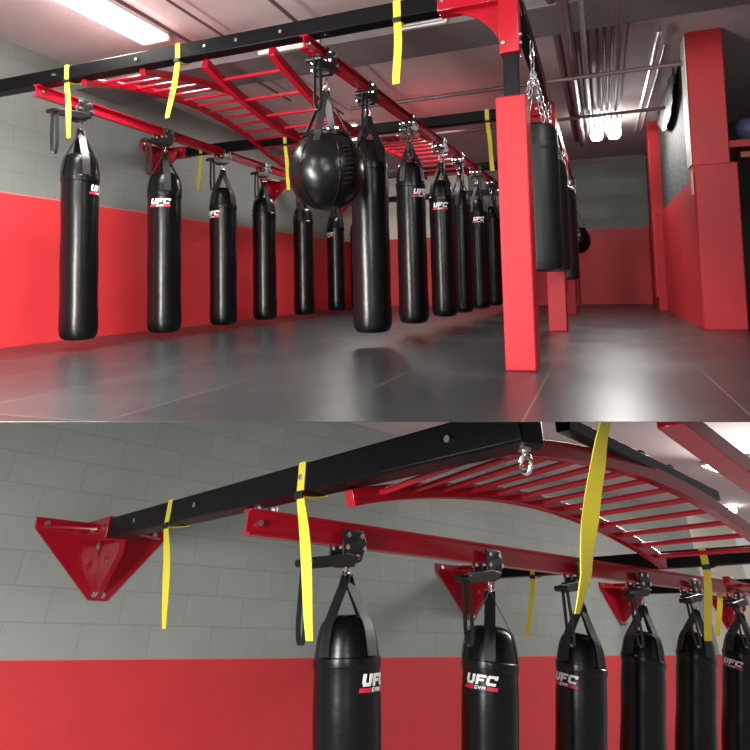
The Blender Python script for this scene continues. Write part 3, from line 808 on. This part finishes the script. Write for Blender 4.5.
# second ladder along the arch, flat
xa, xb = pb(700, 480, 2, ZT - .12).x, pb(700, 480, 2, ZT - .12).x + 1.0
ya = pb(672, 404, 2, ZT - .12)
ladder(MB_, 'red ladder at the right edge, flat and close, lower view', ya.x - .07, ya.x + .75, lambda f: (ya.y + .10 + 3.6 * f, ZT - .14 - .22 * math.sin(PI * f)), 6, .13, .10, .03, 'ladders of the lower bay', r0=.20)
# second arch further back
ladder(MB_, 'red ladder beyond the second bar, seen edge on, lower view', XL - .35, XR, lambda f: (B2 + .2 + 3.6 * S * f, (.52 - .16 * math.sin(PI * f)) * S), 10, .085, .10, .022, 'ladders of the lower bay')
# dark tie bar over the arch
t = thing('tie_bar', 'straight black bar over the arched ladder, lower view', 'steel bar', pb(640, 455, 2, ZT + .05), MB_)
a_, b_ = pb(562, 424, 2, ZT + .12), pb(714, 496, 2, ZT + .12)
MB().beam(a_, b_, .10, .09).build('square_tube', M['black'], t, bevel=.006)
m_ = MB()
for f in (.42, .62): m_.box(a_.lerp(b_, f) + Vector((0, 0, .055)), (.07, .07, .04))
m_.build('clamp', M['plate'], t, bevel=.004)
# eye bolt under the bar
p = pb(523, 440, 1, B1)
t = thing('eye_bolt', 'steel eye bolt under the black bar, lower view', 'hook', (p.x, B1, ZT - BB), MB_)
MB().ring((p.x, B1, ZT - BB - .085), (.25, 1, 0), .038, .012, 20, 1.25).build('eye', M['steel'], t)
m_ = MB(); m_.tube([(p.x, B1, ZT - BB + .01), (p.x, B1, ZT - BB - .045)], .016); m_.tube([(p.x, B1, ZT - BB - .005), (p.x, B1, ZT - BB - .022)], .036, 6)
m_.build('shank', M['steel'], t)

# bags of the lower bay
g3 = 'bags of the lower bay'
rowb = [(347, .525, 575, 58, .05), (490, .53, 592, -20, .78), (581, .535, 604, -42, .1), (643, .51, 606, None, .15), (696, .50, 610, None, -.1), (741, .50, 614, -30, .2)]
wb = ['black bag with lettering cut at its right edge, nearest in the lower view', 'black bag with full white lettering above a red stripe, lower view', 'black bag crossed by the hanging yellow strap, lower view', 'plain black bag, fourth from the left in the lower view', 'plain black bag, fifth from the left in the lower view', 'black bag cut by the right edge of the lower view']
for i, (u, D, vr, lg, sp) in enumerate(rowb):
    p = pb(u, vr, 0, X1)
    zring = p.z
    top = Vector((X1, p.y, RZB - .055 * rs))
    hang(RB, MB_, top, zring, wb[i], g3, D, lg, lean=True, zs=.84, spin=sp, ts=1.75, tlabel=f'black trolley with brake lever over the {ordn[i]} bag, lower view')

# yellow straps of the lower bay
def strapB(u, v, ub, vb, y, label, w=.085):
    at = Vector((x_at_u(RB, u, y - BB / 2, BZB), y, BZB))
    yellow_strap(MB_, label, at, BB, pb(ub, vb, 1, y - BB * .8), w, 'yellow straps in the lower bay')
strapB(169, 519, 165, 629, B1, 'yellow strap beside the large wall bracket, lower view')
strapB(302, 480, 311, 641, B1, 'long yellow strap beside the first trolley, lower view')
strapB(532, 573, 528, 636, B2, 'short yellow strap between the second and third bags, lower view')
strapB(704, 556, 709, 641, B2, 'yellow strap over the far ladder, between the fifth and sixth bags', .095)
strapB(718, 596, 718, 636, BAR3, 'small yellow strap deepest at the right, lower view', .10)
# the wide strap in front
q = lambda u, v, d: RB.transposed() @ (ray(u, v) * d)
cen = [(607, 409.5, 9), (605.5, 421, 10), (601, 442, 12), (597.5, 468, 15), (593, 495, 16.5), (590, 522, 17.5), (587, 548, 13), (586, 575, 10.5), (580, 602, 6), (577, 614, 4.5)]
path = [q(u, v, 2.82) for u, v, _ in cen]
w0 = RB.transposed() @ Vector((1, .0, 0)); dd = RB.transposed() @ Vector((0, 1, 0))
m_ = MB(); rings = []
for (u, v, wp), p in zip(cen, path):
    h_ = wp * 2.82 / 600 / 2; k_ = math.sqrt(max(0., .043 ** 2 - h_ ** 2)); dd = (RB.transposed() @ ray(u, v)).normalized(); sd_ = w0 * h_ + dd * k_; nq = (w0 * -k_ + dd * h_).normalized() * .003
    rings.append([m_.bm.verts.new(p + a1) for a1 in (-sd_ - nq, sd_ - nq, sd_ + nq, -sd_ + nq)])
for A, B in zip(rings, rings[1:]):
    for j in range(4): m_.bm.faces.new((A[j], A[(j + 1) % 4], B[(j + 1) % 4], B[j]))
m_.bm.faces.new(rings[0][::-1]); m_.bm.faces.new(rings[-1])
o = m_.build('yellow_strap', M['yellow'], origin=path[0])
solo(o, 'wide yellow strap hanging close in front of the third bag, lower view', 'strap', MB_, path[0], 'yellow straps in the lower bay')

# lamps of the lower bay
def low_lamp(u, v, sx, sy, label, drop=.04):
    p = pb(u, v, 2, CZ - drop)
    t = thing('ceiling_light', label, 'light', p, MB_)
    MB().box(p + Vector((0, 0, .0)), (sx + .08, sy + .08, .05)).build('housing', M['housing'], t, bevel=.008)
    MB().box(p + Vector((0, 0, -.035)), (sx, sy, .02)).build('diffuser', M['tube'], t)
low_lamp(752, 466, 1.3, 1.6, 'bright ceiling light behind the flat ladder, lower view')
p = pb(733, 510, 2, CZ - .1)
o = MB().lathe([(0, -.09), (.07, -.07), (.10, 0), (.07, .07), (0, .09)], 18, at=p).build('ceiling_bulb', emit('lit_bulb', (1, .97, .92), 25), origin=p)
solo(o, 'small round glowing bulb under the ceiling, lower view', 'light', MB_, p)

# ================================================================== light
def area(frame, loc, look, sx, sy, power, col=(1, .97, .93), spread=PI):
    d = bpy.data.lights.new('ceiling_and_fill_lamp', 'AREA'); d.shape = 'RECTANGLE'; d.size = sx; d.size_y = sy; d.energy = power; d.color = col; d.spread = spread
    o = bpy.data.objects.new('ceiling_and_fill_lamp', d); COL.objects.link(o)
    loc = Vector(loc); dv = (Vector(look) - loc).normalized()
    mt = dv.to_track_quat('-Z', 'Y').to_matrix().to_4x4(); mt.translation = loc
    o.matrix_world = frame @ mt
    return o
area(MA, (-3.6, -.6, 2.7), (-3.6, 3.0, -1.2), .4, 2.4, 140)
area(MA, (1.5, 3.0, 2.7), (1.2, 6.0, 0), .4, 2.4, 108)
area(MA, (-.8, -.4, 2.7), (-.8, 3.5, -1.0), .4, 2.4, 60)
area(MA, (-4.44, 3.9, 2.62), (-4.44, 3.9, 0), .36, 2.4, 90, spread=2.2)
area(MA, (-2.3, 8.8, 2.7), (-2.3, 8.8, 0), .4, 1.2, 45, spread=2.2)
area(MA, (.19, 10.5, 2.38), (.19, 8.7, 0), .5, .3, 40)
area(MA, (-4.1, 10.0, 2.68), (-4.1, 10, 0), .5, 1.2, 30)
area(MB_, pb(752, 466, 2, CZ - .15), pb(752, 466, 2, CZ - 3.15) , 1.2, 1.5, 150, spread=2.2)
area(MB_, (-3.2, -1.0, .9), (-4.6, 3.2, .2), .6, 2.4, 340)  # added fill behind the camera, brightens the bay wall; no fixture here
area(MB_, (.6, -.6, .7), (-3.0, 5.0, 0), .5, 1.6, 60)  # second added fill for the bay, also behind the camera, not a fixture
area(MB_, pb(690, 409, 2, CZ - .05), pb(690, 409, 2, CZ - 2.05), .5, 2.2, 60, spread=1.6)
area(MB_, pb(560, 409, 2, CZ - .05), pb(560, 409, 2, CZ - 2.05), .5, 1.6, 25)
w = bpy.data.worlds.new('world'); SC.world = w; w.use_nodes = True
bg = w.node_tree.nodes['Background']; bg.inputs[0].default_value = (.9, .88, .86, 1); bg.inputs[1].default_value = .30

for o in bpy.data.objects:
    if 'o_' in o: del o['o_']
SC.view_settings.view_transform = 'Standard'; SC.view_settings.look = 'None'
SC.view_settings.gamma = 1; SC.view_settings.use_curve_mapping = False
SC.view_settings.exposure = .6
SC.cycles.use_denoising = True
SC.cycles.max_bounces = 8
